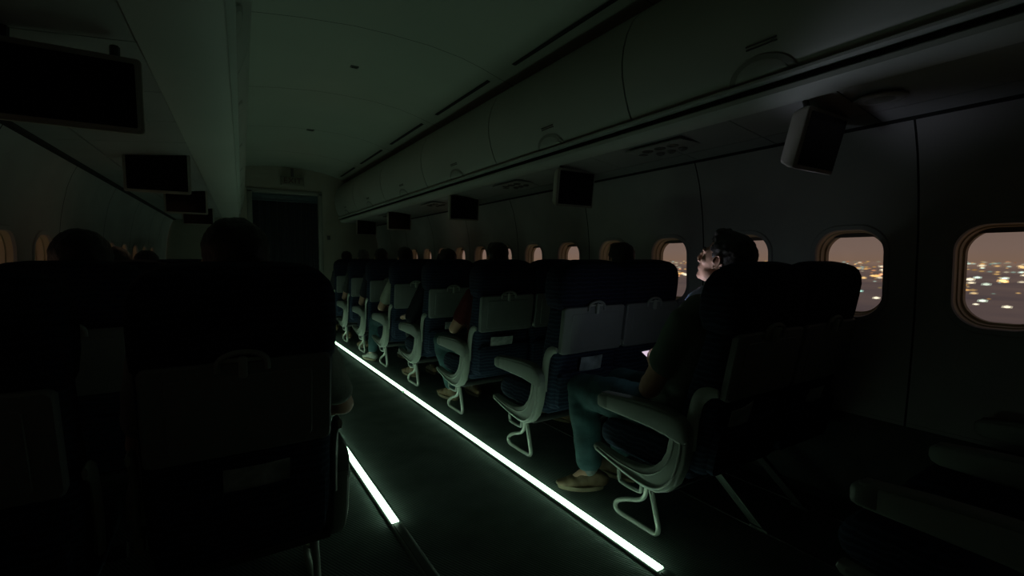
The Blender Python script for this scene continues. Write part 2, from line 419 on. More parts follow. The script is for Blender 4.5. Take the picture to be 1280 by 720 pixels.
person('dark-haired passenger at the aisle in the first row by the bulkhead', XA, 7.62, (-.02, -.08, 1.155), 0, 0, .95, .08, (.05, .05, .06), DT, group='seated passengers')
person('passenger at the window directly ahead, dark hair showing between seat backs', XW, 2.235, (-.05, -.09, 1.145), R(-15), 0, .93, .09, (.03, .03, .035), DT, group='seated passengers')
person('passenger at the window, fourth row ahead, hair just above the seat back', XW, 4.95, (-.03, -.05, 1.105), 0, 0, .93, .06, (.03, .03, .035), DT, group='seated passengers')
# dark side
person('dark silhouetted passenger with a grey sleeve and bare elbow in the aisle', .035, 1.70, (.018, -.125, 1.145), 0, 0, 1.04, .09, (.20, .215, .19), DT, arms={1: dict(sh=(.22, -.06, .90), el=(.345, .06, .640), wr=(.15, .24, .60), curl=.4)}, sleeve=.74, tw=1.05, group='seated passengers')
person('large dark silhouetted head rising above the seat tops beside the lit window edge', -.465, 2.62, (.015, -.10, 1.125), R(10), 0, 1.2, .09, (.05, .05, .05), DT, group='seated passengers', tw=1.1)
person('small dark head seen just past the large silhouetted head, third row ahead', -.41, 3.54, (-.06, -.10, 1.110), 0, 0, .93, .09, (.05, .05, .05), DT, group='seated passengers')
person('tiny dark head between the two big silhouettes, fourth row ahead', -.37, 4.46, (-.05, -.10, 1.105), 0, 0, .93, .09, (.05, .05, .05), DT, group='seated passengers')

# ------------------------------------------------------------------ camera
F_PX, VPX, VPY, CAM_H = 590, 268, 323, 1.17
cd = bpy.data.cameras.new('camera'); cam = link('camera', cd)
cd.sensor_width = 36; cd.lens = 36*F_PX/1280; cd.clip_start = .02; cd.clip_end = 5000
psi, th = R(32.181), R(3.588)
fwd = Vector((math.sin(psi)*math.cos(th), math.cos(psi)*math.cos(th), -math.sin(th)))
cam.location = (0, 0, CAM_H); cam.rotation_euler = fwd.to_track_quat('-Z', 'Y').to_euler()
scene.camera = cam

# ------------------------------------------------------------------ shell
Y0, Y1 = -.7, 8.5
def lipL(y): return .03+.043*(y-1.4)
def fx(side, x, y):
    if side == 'R': return x
    b = lipL(y)
    if x <= 1.86: return b+1.86-x
    if x <= 1.965: return b-(x-1.86)*2
    if x <= 2.40: return b-.21-(x-1.965)*1.40
    return b-.819-(x-2.40)
def wall_x(z):
    pts = [(0, 2.43), (.3, 2.455), (.46, 2.47), (.7, 2.50), (1.0, 2.515), (1.25, 2.508), (1.45, 2.487), (1.6, 2.455), (1.7, 2.42), (1.76, 2.392)]
    for (a, xa), (b, xb) in zip(pts, pts[1:]):
        if z <= b: return xa+(xb-xa)*(z-a)/(b-a)
    return pts[-1][1]
def extr(name, side, prof, y0, y1, m, closed=False, parent=None, ends=False):
    """extrude an (x,z) profile along the cabin"""
    bm = bmesh.new()
    A = [bm.verts.new((fx(side, x, y0), y0, z)) for x, z in prof]; B = [bm.verts.new((fx(side, x, y1), y1, z)) for x, z in prof]
    n = len(prof)
    for i in range(n if closed else n-1): bm.faces.new((A[i], A[(i+1) % n], B[(i+1) % n], B[i]))
    if ends: bm.faces.new(A); bm.faces.new(B)
    return link(name, finish(bm, name, m), parent)

# floor
bm = bmesh.new(); box(bm, -1.4, 2.9, Y0, 10, -.05, 0); struct(link('floor', finish(bm, 'floor', CARPET, False)))
# seat tracks in the floor
for i, (x, w) in enumerate(((1.955, .012), (2.33, .012), (-.17, .012), (-.62, .012))):
    bm = bmesh.new(); box(bm, x-w, x+w, Y0, 8.4, 0, .006, .002)
    struct(link('trim_%d' % (i+1), finish(bm, 'seat_track', DMET)))

# side walls with windows
PITCH, WY0 = .515, .522
NW = 15
WC = [WY0+PITCH*(k-2) for k in range(NW+1)]       # window centres along the cabin
WC = [y for y in WC if y < 8.2]
ZC, OW, OH, OR = 1.10, .142, .203, .105           # opening in the wall
def wall_panel(side, y0, y1, wins):
    bm = bmesh.new()
    P = lambda y, z: bm.verts.new((fx(side, wall_x(z), y), y, z))
    def grid(ya, yb, zs):
        for za, zb in zip(zs, zs[1:]):
            bm.faces.new((P(ya, za), P(yb, za), P(yb, zb), P(ya, zb)))
    zt, zb = 1.42, .80
    grid(y0, y1, [.455, .6, zb]); grid(y0, y1, [zt, 1.5, 1.6, 1.68, 1.76])
    edges = [y0]+[(a+b)/2 for a, b in zip(wins, wins[1:])]+[y1]
    for i, c in enumerate(wins):
        ya, yb = edges[i], edges[i+1]
        n = 48; ring = []; outer = []
        inner = rrect(OW, OH, OR, 11)
        for (u, v) in inner:
            hw = (yb-c) if u > 0 else (c-ya); hh = (zt-ZC) if v > 0 else (ZC-zb)
            s = max(abs(u)/hw, abs(v)/hh)
            outer.append((u/s, v/s)); ring.append((u, v))
        # four exact corners
        for cu, cv in ((yb-c, zt-ZC), (ya-c, zt-ZC), (ya-c, zb-ZC), (yb-c, zb-ZC)):
            k = min(range(len(outer)), key=lambda q: (outer[q][0]-cu)**2+(outer[q][1]-cv)**2); outer[k] = (cu, cv)
        R0 = [[(o[0]+(r[0]-o[0])*t, o[1]+(r[1]-o[1])*t) for o, r in zip(outer, ring)] for t in (0, .35, .7, 1)]
        V = [[P(c+u, ZC+v) for u, v in q] for q in R0]
        m = len(ring)
        for a, b in zip(V, V[1:]):
            for k in range(m):
                bm.faces.new((a[k], a[(k+1) % m], b[(k+1) % m], b[k]))
    if not wins: grid(y0, y1, [zb, 1.0, 1.25, zt])
    bmesh.ops.remove_doubles(bm, verts=bm.verts, dist=.0005)
    return finish(bm, 'wall_panel', WALL, True, 60)
def side_wall(side, name):
    root = None
    joints = [Y0]+[.778+1.03*k for k in range(-1, 7)]+[7.7, Y1]
    joints = sorted(j for j in joints if Y0 <= j <= Y1)
    for a, b in zip(joints, joints[1:]):
        wins = [y for y in WC if a < y < b and y+OW+.03 < b and y-OW-.03 > a]
        me = wall_panel(side, a+.004, b-.004, wins)
        if root is None: root = struct(link(name, me))
        else: link('panel', me, root)
    bmj = bmesh.new()
    for j in joints[1:-1]:
        for zs in [[.455, .6, .7, .8, .9, 1.0, 1.1, 1.25, 1.35, 1.42, 1.5, 1.6, 1.68, 1.76]]:
            for za, zb in zip(zs, zs[1:]):
                v = [bmj.verts.new((fx(side, wall_x(z)+.0025, y), y, z)) for y, z in ((j-.035, za), (j+.035, za), (j+.035, zb), (j-.035, zb))]
                bmj.faces.new(v)
    link('joint', finish(bmj, 'joint', DARK), root)
    return root, joints
wr, jr = side_wall('R', 'wall_right'); wl, jl = side_wall('L', 'wall_left')
# raised embossed arch above each window pair, dado below
for side, nm in (('R', 'baseboard_right'), ('L', 'baseboard_left')):
    struct(extr(nm, side, [(2.47, .47), (2.50, .45), (2.50, .03), (2.46, 0), (2.60, -.02), (2.60, .47)], Y0, Y1, mat('kick_panel', (.05, .055, .055), .8, .2, 10), True))
nwin = 0
for side in 'RL':
    for c in WC:
        if not any(a < c-OW-.03 and c+OW+.03 < b for a, b in zip(jr, jr[1:])): continue
        nwin += 1
        bm = bmesh.new()
        rings = []
        for (w, h, r, d) in ((OW+.022, OH+.022, OR+.02, -.001), (OW+.018, OH+.018, OR+.018, -.007), (OW-.001, OH-.001, OR, -.006), (OW-.004, OH-.004, OR, .006), (OW-.006, OH-.006, OR, .03),
                             (OW-.011, OH-.011, .10, .033), (OW-.013, OH-.013, .098, .060), (OW-.02, OH-.021, .095, .063), (OW-.022, OH-.022, .093, .085)):
            rings.append([(fx(side, wall_x(ZC+v)+d if d < .05 else 2.512+d, c+u), c+u, ZC+v) for u, v in rrect(w, h, r, 11)])
        rings_all = rings
        bm.free(); bm = bmesh.new(); loft(bm, rings_all[3:], False)
        fr = struct(link('window_%d' % nwin, finish(bm, 'window_frame', REVEAL, True, 35)))
        bm = bmesh.new(); loft(bm, rings_all[:4], False); link('flange', finish(bm, 'flange', WALL, True, 35), fr)
        bm = bmesh.new(); ring = [(fx(side, 2.590, c+u), c+u, ZC+v) for u, v in rrect(OW-.02, OH-.02, .093, 11)]
        bm.faces.new([bm.verts.new(p) for p in ring])
        g = MATS.get('window_glass')
        if not g:
            g = bpy.data.materials.new('window_glass'); g.use_nodes = True; nt = g.node_tree; nt.nodes.clear()
            o = nt.nodes.new('ShaderNodeOutputMaterial'); t = nt.nodes.new('ShaderNodeBsdfTransparent'); gl = nt.nodes.new('ShaderNodeBsdfGlossy')
            gl.inputs['Roughness'].default_value = .05; t.inputs['Color'].default_value = (.94, .93, .92, 1)
            mx = nt.nodes.new('ShaderNodeMixShader'); mx.inputs[0].default_value = .04
            nt.links.new(t.outputs[0], mx.inputs[1]); nt.links.new(gl.outputs[0], mx.inputs[2]); nt.links.new(mx.outputs[0], o.inputs[0]); MATS['window_glass'] = g
        link('pane', finish(bm, 'pane', g, False), fr)
        # pulled-up shade edge at the top of the opening
        bm = bmesh.new(); prof = []
        hs = [(u, v) for u, v in rrect(OW-.014, OH-.014, .098, 11) if v > OH-.034]
        hs.sort(key=lambda p: p[0])
        top = [(fx(side, 2.560, c+u), c+u, ZC+v) for u, v in hs]; bot = [(fx(side, 2.560, c+u), c+u, ZC+OH-.034) for u, v in hs]
        tv = [bm.verts.new(p) for p in top]; bv = [bm.verts.new(p) for p in bot]
        for k in range(len(tv)-1): bm.faces.new((tv[k], tv[k+1], bv[k+1], bv[k]))
        link('shade', finish(bm, 'shade', mat('shade_plastic', (.12, .11, .10), .6, .05, 10), False), fr)

# front bulkhead with doorway, back wall
BULK = mat('bulkhead_laminate', (.30, .28, .24), .6, .10, 2.5, .04, 60)
bm = bmesh.new()
DX0, DX1, DZ = .50, 1.53, 2.23
box(bm, -1.4, DX0, Y1, Y1+.05, 0, 2.9); box(bm, DX1, 2.9, Y1, Y1+.05, 0, 2.9); box(bm, DX0, DX1, Y1, Y1+.05, DZ, 2.9)
wf = struct(link('wall_front', finish(bm, 'wall_front', BULK, False)))
bm = bmesh.new(); box(bm, -1.4, 2.9, Y0-.05, Y0, 0, 2.9); struct(link('wall_back', finish(bm, 'wall_back', BULK, False)))
# doorway: frame, dark vestibule, header panel with curtain
bm = bmesh.new()
for a, b in ((DX0-.04, DX0+.03), (DX1-.03, DX1+.04)): box(bm, a, b, Y1-.015, Y1+.07, 0, DZ+.02, .008)
box(bm, DX0-.04, DX1+.04, Y1-.015, Y1+.07, DZ-.02, DZ+.05, .008)
d = struct(link('door_1', finish(bm, 'door_frame', mat('door_frame_paint', (.22, .22, .20), .5, .08, 5))))
bm = bmesh.new()
box(bm, DX0-.5, DX0-.45, Y1+.05, 9.9, 0, 2.9); box(bm, DX1+.45, DX1+.5, Y1+.05, 9.9, 0, 2.9); box(bm, DX0-.5, DX1+.5, 9.85, 9.9, 0, 2.9); box(bm, DX0-.5, DX1+.5, Y1+.05, 9.9, 2.6, 2.65)
link('vestibule', finish(bm, 'vestibule', mat('vestibule_wall', (.02, .02, .025), .8, .2, 6), False), d)
bm = bmesh.new(); box(bm, DX0+.03, DX1-.03, Y1+.02, Y1+.05, 2.10, DZ-.02, .004); box(bm, DX0+.03, DX1-.03, Y1, Y1+.03, 2.09, 2.105, .003)
for k in range(3): box(bm, DX0+.15+k*.28, DX0+.33+k*.28, Y1+.012, Y1+.03, 2.125, 2.19, .004)
link('header', finish(bm, 'header', mat('header_panel', (.07, .10, .12), .35, .1, 5)), d)
# curtain across the doorway
bm = bmesh.new(); n = 90; A = []; B = []
for k in range(n+1):
    x = DX0+.03+(DX1-DX0-.06)*k/n; y = Y1+.12+.022*math.sin(k*.55)+.01*math.sin(k*1.31)
    A.append(bm.verts.new((x, y, .01))); B.append(bm.verts.new((x, y, 2.12)))
for k in range(n): bm.faces.new((A[k], A[k+1], B[k+1], B[k]))
cu = link('curtain', finish(bm, 'curtain', mat('curtain_cloth', (.012, .012, .018), .95, .2, 10, sheen=.1), True, 80))
tag(cu, 'dark pleated curtain drawn across the doorway at the front of the cabin', 'curtain')

# ceiling: arched panels with gaps, a dark void above, slots near the bins
SEAMS = [-.97, .40, 1.77, 3.14, 4.51, 5.88, 7.25, 8.5]
CP = [(-.45, 2.34), (-.25, 2.46), (-.1, 2.505), (.05, 2.535), (.25, 2.575), (.5, 2.61), (.8, 2.638), (1.03, 2.642), (1.3, 2.635), (1.55, 2.605), (1.72, 2.565), (1.86, 2.522), (2.0, 2.49), (2.2, 2.42), (2.3, 2.36)]
croot = None
def ceil_z(x):
    for (a, za), (b, zb) in zip(CP, CP[1:]):
        if x <= b: return za+(zb-za)*(x-a)/(b-a)
    return CP[-1][1]
for i, (a, b) in enumerate(zip(SEAMS, SEAMS[1:])):
    bm = bmesh.new(); a2, b2 = max(a, Y0)+.0025, b-.0025
    A = [bm.verts.new((x, a2, z)) for x, z in CP]; B = [bm.verts.new((x, b2, z)) for x, z in CP]
    for k in range(len(CP)-1): bm.faces.new((A[k], A[k+1], B[k+1], B[k]))
    me = finish(bm, 'ceiling_panel', CEIL, True, 60)
    if croot is None: croot = struct(link('ceiling', me))
    else: link('panel', me, croot)
bm = bmesh.new()
A = [bm.verts.new((x, Y0, z+.02)) for x, z in CP]; B = [bm.verts.new((x, Y1, z+.02)) for x, z in CP]
for k in range(len(CP)-1): bm.faces.new((A[k], A[k+1], B[k+1], B[k]))
link('void', finish(bm, 'void', DARK), croot)
for a, b in zip(SEAMS[1:], SEAMS[2:]):
    for side in 'RL':
        bm = bmesh.new()
        x0 = 1.83; s0, s1 = a+.10, b-.26
        w = .020
        pr = [fx(side, x0, s0), fx(side, x0, s1)] if side == 'L' else [x0, x0]
        if side == 'L': pr = [p+.03 for p in pr]
        path = [(pr[0], s0, ceil_z(pr[0])-.001), (pr[1], s1, ceil_z(pr[1])-.001)]
        tube(bm, path, w, 10, .25, (1, 0, 0))
        link('slot', finish(bm, 'slot', DARK), croot)
# small recessed hatches and detectors along the middle of the ceiling
for (x, y, w, l) in ((.93, 2.46, .035, .022), (.96, 3.8, .03, .02), (.98, 5.9, .04, .03)):
    t = thing('smoke_detector', None, 'smoke detector', (x, y, ceil_z(x)))
    bm = bmesh.new(); box(bm, -w, w, -l, l, -.008, .004, .004); link('housing', finish(bm, 'housing', mat('detector_dark', (.06, .065, .06), .5, .1, 20)), t)
    bm = bmesh.new(); box(bm, -w*.7, w*.7, -l*.6, l*.6, -.010, -.006, .001); link('grille', finish(bm, 'grille', DARK), t)
    t['label'] = 'small dark rectangular detector on the ceiling ' + {2.46: 'closest to the camera', 3.8: 'second along the aisle', 5.9: 'third along the aisle, towards the exit sign'}[y]
    t['group'] = 'detectors along the ceiling'
# exit sign
t = thing('exit_sign', 'unlit rectangular exit sign hanging from the ceiling above the doorway', 'sign', (1.10, 8.36, 2.405))
bm = bmesh.new(); box(bm, -.17, .17, -.02, .02, -.07, .07, .006); link('housing', finish(bm, 'housing', mat('sign_case', (.16, .155, .13), .5, .1, 10)), t)
bm = bmesh.new(); box(bm, -.02, .02, -.01, .01, .06, .20); link('bracket', finish(bm, 'bracket', DMET), t)
fc = bpy.data.curves.new('lettering', 'FONT'); fc.body = 'EXIT'; fc.size = .12; fc.align_x = 'CENTER'; fc.align_y = 'CENTER'; fc.extrude = .001; fc.space_character = 1.1
tmp = bpy.data.objects.new('tmp', fc); COL.objects.link(tmp)
dg = bpy.context.evaluated_depsgraph_get(); me = bpy.data.meshes.new_from_object(tmp.evaluated_get(dg)); bpy.data.objects.remove(tmp)
me.materials.clear(); me.materials.append(mat('sign_letters', (.07, .03, .025), .5, .1, 10))
link('lettering', me, t, (0, -.022, 0), (PI/2, 0, 0))
# wall fitting on the bulkhead
t = thing('grab_rail', 'small pale grab handle on the bulkhead beside the doorway', 'handle', (1.83, Y1, 1.12))
bm = bmesh.new(); box(bm, -.06, .06, -.03, 0, -.02, .02, .008); link('plate', finish(bm, 'plate', MET), t)
t = thing('wall_switch', 'tiny dark switch high on the bulkhead by the doorway', 'switch', (1.66, Y1, 1.52))
bm = bmesh.new(); box(bm, -.025, .025, -.012, 0, -.035, .035, .005); link('plate', finish(bm, 'plate', DMET), t)

def soff_z(x): return 1.795-(x-1.965)*.135
# overhead bins
BPROF = [(1.862, 1.868), (1.838, 1.885), (1.815, 1.93), (1.79, 2.0), (1.772, 2.08), (1.767, 2.15), (1.775, 2.22), (1.80, 2.30), (1.84, 2.375), (1.895, 2.428), (1.925, 2.450)]
BODY = BPROF+[(1.95, 2.44), (2.25, 2.36), (2.38, 2.1), (2.38, 1.83), (1.90, 1.83)]
NAMES = {0: 'behind the camera row', 1: 'closest to the camera', 2: 'second', 3: 'third', 4: 'fourth', 5: 'fifth', 6: 'last, against the bulkhead'}
ORD = ['', 'first', 'second', 'third', 'fourth', 'fifth', 'sixth', 'seventh', 'eighth']
SEAMS_L = [-.7, .28, 1.27, 2.26, 3.25, 4.24, 5.23, 6.22, 7.21, 8.5]
for side in 'RL':
    SS = SEAMS if side == 'R' else SEAMS_L
    for i, (a, b) in enumerate(zip(SS, SS[1:])):
        a = max(a, Y0); g = .005
        ym = (a+b)/2
        t = thing('overhead_bin', None, 'overhead bin', (fx(side, 1.9, ym), ym, 1.83), group='overhead bins ' + ('over the window seats with the city view' if side == 'R' else 'above the dark seats in front of the camera'))
        where = 'over the city-window seats' if side == 'R' else 'over the dark near seats'
        t['label'] = 'closed overhead bin %s, %s' % (where, 'last at the bulkhead' if i == len(SS)-2 else ('behind the camera' if i == 0 else ORD[i]+' from the camera'))
        inv = Matrix.Translation(-Vector(t.location))
        o = extr('body', side, BODY, a+g, b-g, BIN, True, t, True); o.data.transform(inv)
        # latch: half-moon recess with paddle
        ny = 18; bm = bmesh.new()
        yl = ym
        def fp(s):   # point on the face profile
            d = 0
            for p, q in zip(BPROF, BPROF[1:]):
                l = math.hypot(q[0]-p[0], q[1]-p[1])
                if d+l >= s: k = (s-d)/l; return (p[0]+(q[0]-p[0])*k, p[1]+(q[1]-p[1])*k)
                d += l
            return BPROF[-1]
        for rr, off, mm, nm in ((1.0, .004, mat('latch_rim', (.20, .21, .19), .5, .05, 9), 'latch'), (.80, .007, mat('latch_paddle', (.30, .32, .29), .4, .05, 9), 'latch_paddle')):
            bm = bmesh.new(); V = []
            for k in range(ny+1):
                an = PI*k/ny; u = .135*rr*math.cos(an); top = .012+.088*rr*math.sin(an)
                row = []
                for j in range(6):
                    x, z = fp(.012+(top-.012)*j/5+.004); y = yl+u
                    row.append(bm.verts.new((fx(side, x-off-.003*math.sin(PI*j/5), y)-t.location.x, y-t.location.y, z-off*.3-t.location.z)))
                V.append(row)
            for p, q in zip(V, V[1:]):
                for j in range(5):
                    try: bm.faces.new((p[j], q[j], q[j+1], p[j+1]))
                    except ValueError: pass
            bmesh.ops.remove_doubles(bm, verts=bm.verts, dist=.0004)
            lat = link(nm, finish(bm, nm, mm), t)
        bm = bmesh.new()
        if side == 'R':
            x, z = fp(.16); 
            for kk in range(2): 
                x, z = fp(.135+.012*kk); y = yl-.02
                box(bm, x-.004-t.location.x, x+.004-t.location.x, y-.06-t.location.y, y+.06-t.location.y, z-.0025-t.location.z, z+.0025-t.location.z)
            link('placard', finish(bm, 'placard', DMET), t)
    # hand rail lip under the bins with its dark slot
    ti = 5 if side == 'R' else 8
    def nxt():
        global TI; TI += 1; return 'trim_%d' % TI
    TI = globals().get('TI', 10)
    struct(extr(nxt(), side, [(1.868, 1.868), (1.835, 1.874), (1.822, 1.866), (1.824, 1.857), (1.85, 1.853), (1.87, 1.855)], Y0, Y1, BIN, True))
    struct(extr(nxt(), side, [(1.90, 1.87), (1.872, 1.868), (1.872, 1.828), (1.90, 1.826)], Y0, Y1, DARK, True))
    struct(extr(nxt(), side, [(1.90, 1.829), (1.855, 1.829), (1.846, 1.822), (1.85, 1.805), (1.872, 1.790), (1.93, 1.781), (1.965, 1.785), (1.965, 1.81)], Y0, Y1, BIN, True))
    struct(extr(nxt(), side, [(1.90, 2.40), (1.945, 2.43), (1.99, 2.485), (2.03, 2.49)], Y0, Y1, DARK))
    # soffit above the seats (panels with thin joints)
    sroot = None
    sj = sorted(set([Y0, 8.5]+[s+q for s in SEAMS[:-1] for q in (0, .48, .92) if Y0 < s+q < 8.5]))
    for a, b in zip(sj, sj[1:]):
        bm = bmesh.new()
        for xs in ((1.967, 2.26), (2.266, 2.405)):
            zf = lambda x: soff_z(x)
            v = [bm.verts.new((fx(side, x, y), y, zf(x)+dz)) for dz in (0, .02) for x, y in ((xs[0], a+.002), (xs[1], a+.002), (xs[1], b-.002), (xs[0], b-.002))]
            for q in ((0, 1, 2, 3), (4, 5, 6, 7), (0, 1, 5, 4), (1, 2, 6, 5), (2, 3, 7, 6), (3, 0, 4, 7)): bm.faces.new([v[k] for k in q])
        me = finish(bm, 'soffit_panel', SOFF, False)
        if sroot is None: sroot = struct(link(nxt(), me))
        else: link('panel', me, sroot)
    link('backing', extr('backing', side, [(1.9, 1.825), (2.6, 1.80)], Y0, Y1, DARK).data, sroot)
    bpy.data.objects.remove([o for o in bpy.data.objects if o.name.startswith('backing') and o.parent is None][0])
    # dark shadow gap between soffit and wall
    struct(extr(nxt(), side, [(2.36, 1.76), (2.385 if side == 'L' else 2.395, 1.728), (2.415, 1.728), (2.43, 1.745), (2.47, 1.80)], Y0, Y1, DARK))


# ------------------------------------------------------------------ service panels, speakers
LENS = mat('reading_light_lens', (.10, .11, .10), .2, .05, 10, spec=.6)
def service(side, y, label):
    xc = 2.12
    t = thing('service_panel', label, 'reading light panel', (fx(side, xc, y), y, soff_z(xc)), group='service panels above the seats')
    bm = bmesh.new(); box(bm, -.12, .12, -.19, .19, -.007, .003, .005); link('plate', finish(bm, 'plate', mat('service_plate', (.21, .215, .21), .5, .05, 10)), t)
    for k in (-1, 0, 1):
        bm = bmesh.new(); lathe_disc(bm, (-.05, k*.085, -.007), (0, 0, -1), [(.030, 0), (.030, .004), (.022, .006), (.021, .001), (.002, 0)]); link('reading_light', finish(bm, 'reading_light', LENS), t)
        bm = bmesh.new(); lathe_disc(bm, (.045, k*.075, -.007), (0, 0, -1), [(.024, 0), (.024, .006), (.016, .014), (.010, .014), (.009, .006), (.001, .006)]); link('air_nozzle', finish(bm, 'air_nozzle', mat('air_nozzle_plastic', (.12, .12, .115), .45, .05, 10)), t)
    bm = bmesh.new(); box(bm, -.02, .02, .145, .18, -.012, -.006, .003); link('call_button', finish(bm, 'call_button', DMET), t)
for k, y in enumerate((1.78, 3.30, 4.95, 6.6)):
    service('R', y, 'oval reading light and air nozzle panel over the city-view seats, %s from the camera' % ORD[k+1])
for k, y in enumerate((1.28, 2.55, 4.2, 5.9)):
    service('L', y, 'reading light and air nozzle panel above the dark seats, %s from the camera' % ORD[k+1])
t = thing('ceiling_speaker', 'round speaker grille in the soffit beside the tilted monitor', 'speaker', (2.14, .80, soff_z(2.14)))
bm = bmesh.new(); lathe_disc(bm, (0, 0, -.001), (0, 0, -1), [(.085, 0), (.085, .006), (.074, .010), (.070, .004), (.066, .006)], 32); link('rim', finish(bm, 'rim', mat('speaker_rim', (.27, .27, .25), .45, .05, 10)), t)
bm = bmesh.new(); lathe_disc(bm, (0, 0, -.001), (0, 0, -1), [(.068, 0), (.066, .004), (.02, .009), (.001, .009)], 32); link('grille', finish(bm, 'grille', mat('speaker_grille', (.19, .19, .175), .7, .1, 80, .4, 300)), t)

# ------------------------------------------------------------------ drop-down monitors
def monitor(x, y, z, w, h, dep, yaw, tilt, label, group):
    hang = .035
    t = thing('drop_down_monitor', label, 'monitor', (x, y, z), (0, 0, yaw), group)
    T = Matrix.Rotation(tilt, 4, 'X')
    bm = bmesh.new()
    rings = []
    for (s, yy, r) in ((.86, dep, .02), (.96, dep*.55, .02), (1.0, .012, .014), (1.0, .003, .012), (.985, 0, .012)):
        rings.append([T @ Vector((u, yy, v)) for u, v in rrect(w/2*s, h/2*s, r, 4)])
    loft(bm, rings); link('case', finish(bm, 'case', TVCASE, True, 30), t)
    bm = bmesh.new()
    loft(bm, [[T @ Vector((u, yy, v)) for u, v in rrect(w/2-.016+e, h/2-.016+e, .008, 4)] for yy, e in ((.002, .006), (-.004, .006), (-.005, 0), (-.002, -.002))])
    for f in bm.faces: pass
    link('bezel', finish(bm, 'bezel', TVCASE, True, 30), t)
    bm = bmesh.new(); loft(bm, [[T @ Vector((u, yy, v)) for u, v in rrect(w/2-.016, h/2-.016, .005, 4)] for yy in (.001, -.0065)])
    link('screen', finish(bm, 'screen', SCREEN, False), t)
    for s in (-1, 1):
        bm = bmesh.new(); p = T @ Vector((s*w*.32, dep*.5, h/2-.01)); tube(bm, [p, (p.x, p.y+.01, h/2+hang)], .012, 8)
        link('hinge', finish(bm, 'hinge', DMET), t)
for (y, x, z, w, h, yaw, tilt, k) in ((.98, 2.10, 1.640, .315, .235, 0, R(14), 1), (2.52, 2.10, 1.645, .325, .25, 0, R(7), 2), (4.22, 2.10, 1.67, .325, .25, 0, R(5), 3), (6.15, 2.10, 1.67, .325, .25, 0, R(5), 4), (7.75, 2.10, 1.67, .325, .25, 0, R(5), 5)):
    monitor(x, y, z, w, h, .07, yaw, tilt, {1: 'tilted switched-off monitor hanging beside the round speaker grille', 2: 'switched-off monitor with a faint warm reflection, second above the city-view seats'}.get(k, 'dark monitor above the city-view seats, %s from the camera' % ORD[k]), 'monitors above the city-view seats')
for (y, x, z, w, h, tilt, k) in ((1.72, -.328, 1.625, .345, .205, R(6), 1), (3.52, -.268, 1.69, .325, .262, R(5), 2), (5.25, -.20, 1.70, .33, .25, R(5), 3), (7.0, -.15, 1.71, .33, .26, R(5), 4)):
    monitor(x, y, z, w, h, .06, R(0), tilt, {1: 'large switched-off monitor nearest the camera above the dark seats'}.get(k, 'dark switched-off monitor above the dark seats, %s from the camera' % ORD[k]), 'monitors above the dark seats')

# ------------------------------------------------------------------ glowing floor strips
GLOW = emis('photoluminescent_glow', (.62, 1.0, .70), 6.0)
RAIL = mat('strip_rail', (.16, .18, .17), .45, .08, 12)
def strip(x, y0, y1, label, lit=True):
    t = thing('floor_light_strip', label, 'floor light strip', (x, y0, 0), group='floor path lighting along the aisle')
    bm = bmesh.new(); prism(bm, [(-.030, 0), (-.026, .006), (-.019, .009), (.019, .009), (.026, .006), (.030, 0)], 'y', 0, y1-y0); link('rail', finish(bm, 'rail', RAIL), t)
    if lit:
        bm = bmesh.new(); prism(bm, [(-.016, .008), (-.0155, .014), (-.011, .019), (0, .021), (.011, .019), (.0155, .014), (.016, .008)], 'y', .004, y1-y0-.004); link('glow_tube', finish(bm, 'glow_tube', GLOW), t)
    else:
        bm = bmesh.new(); prism(bm, [(-.015, .008), (-.013, .0115), (.013, .0115), (.015, .008)], 'y', .004, y1-y0-.004); link('lens', finish(bm, 'lens', mat('unlit_lens', (.09, .10, .095), .4, .05, 10)), t)
XR, XL = 1.372, .636
strip(XR, 1.135, 3.91, 'long bright floor light strip passing beside the reclining man')
strip(XR, 3.95, 8.35, 'bright floor light strip running ahead to the bulkhead beyond the dim joint')
strip(XR, Y0+.02, 1.13, 'unlit grey floor rail at the lower edge of the picture by the lit strip', False)
bm = bmesh.new(); box(bm, XR-.024, XR+.024, 3.91, 3.95, 0, .0125, .002)
tag(link('strip_joint', finish(bm, 'strip_joint', emis('green_joint_glow', (.30, .75, .38), .5))), 'short green joint between the two bright floor light strips', 'strip joint')
strip(XL, 1.97, 8.35, 'short visible bright floor strip beside the big dark seat in front of the camera')
strip(XL, Y0+.02, 1.965, 'unlit grey rail continuing the floor strip beside the big dark seat', False)

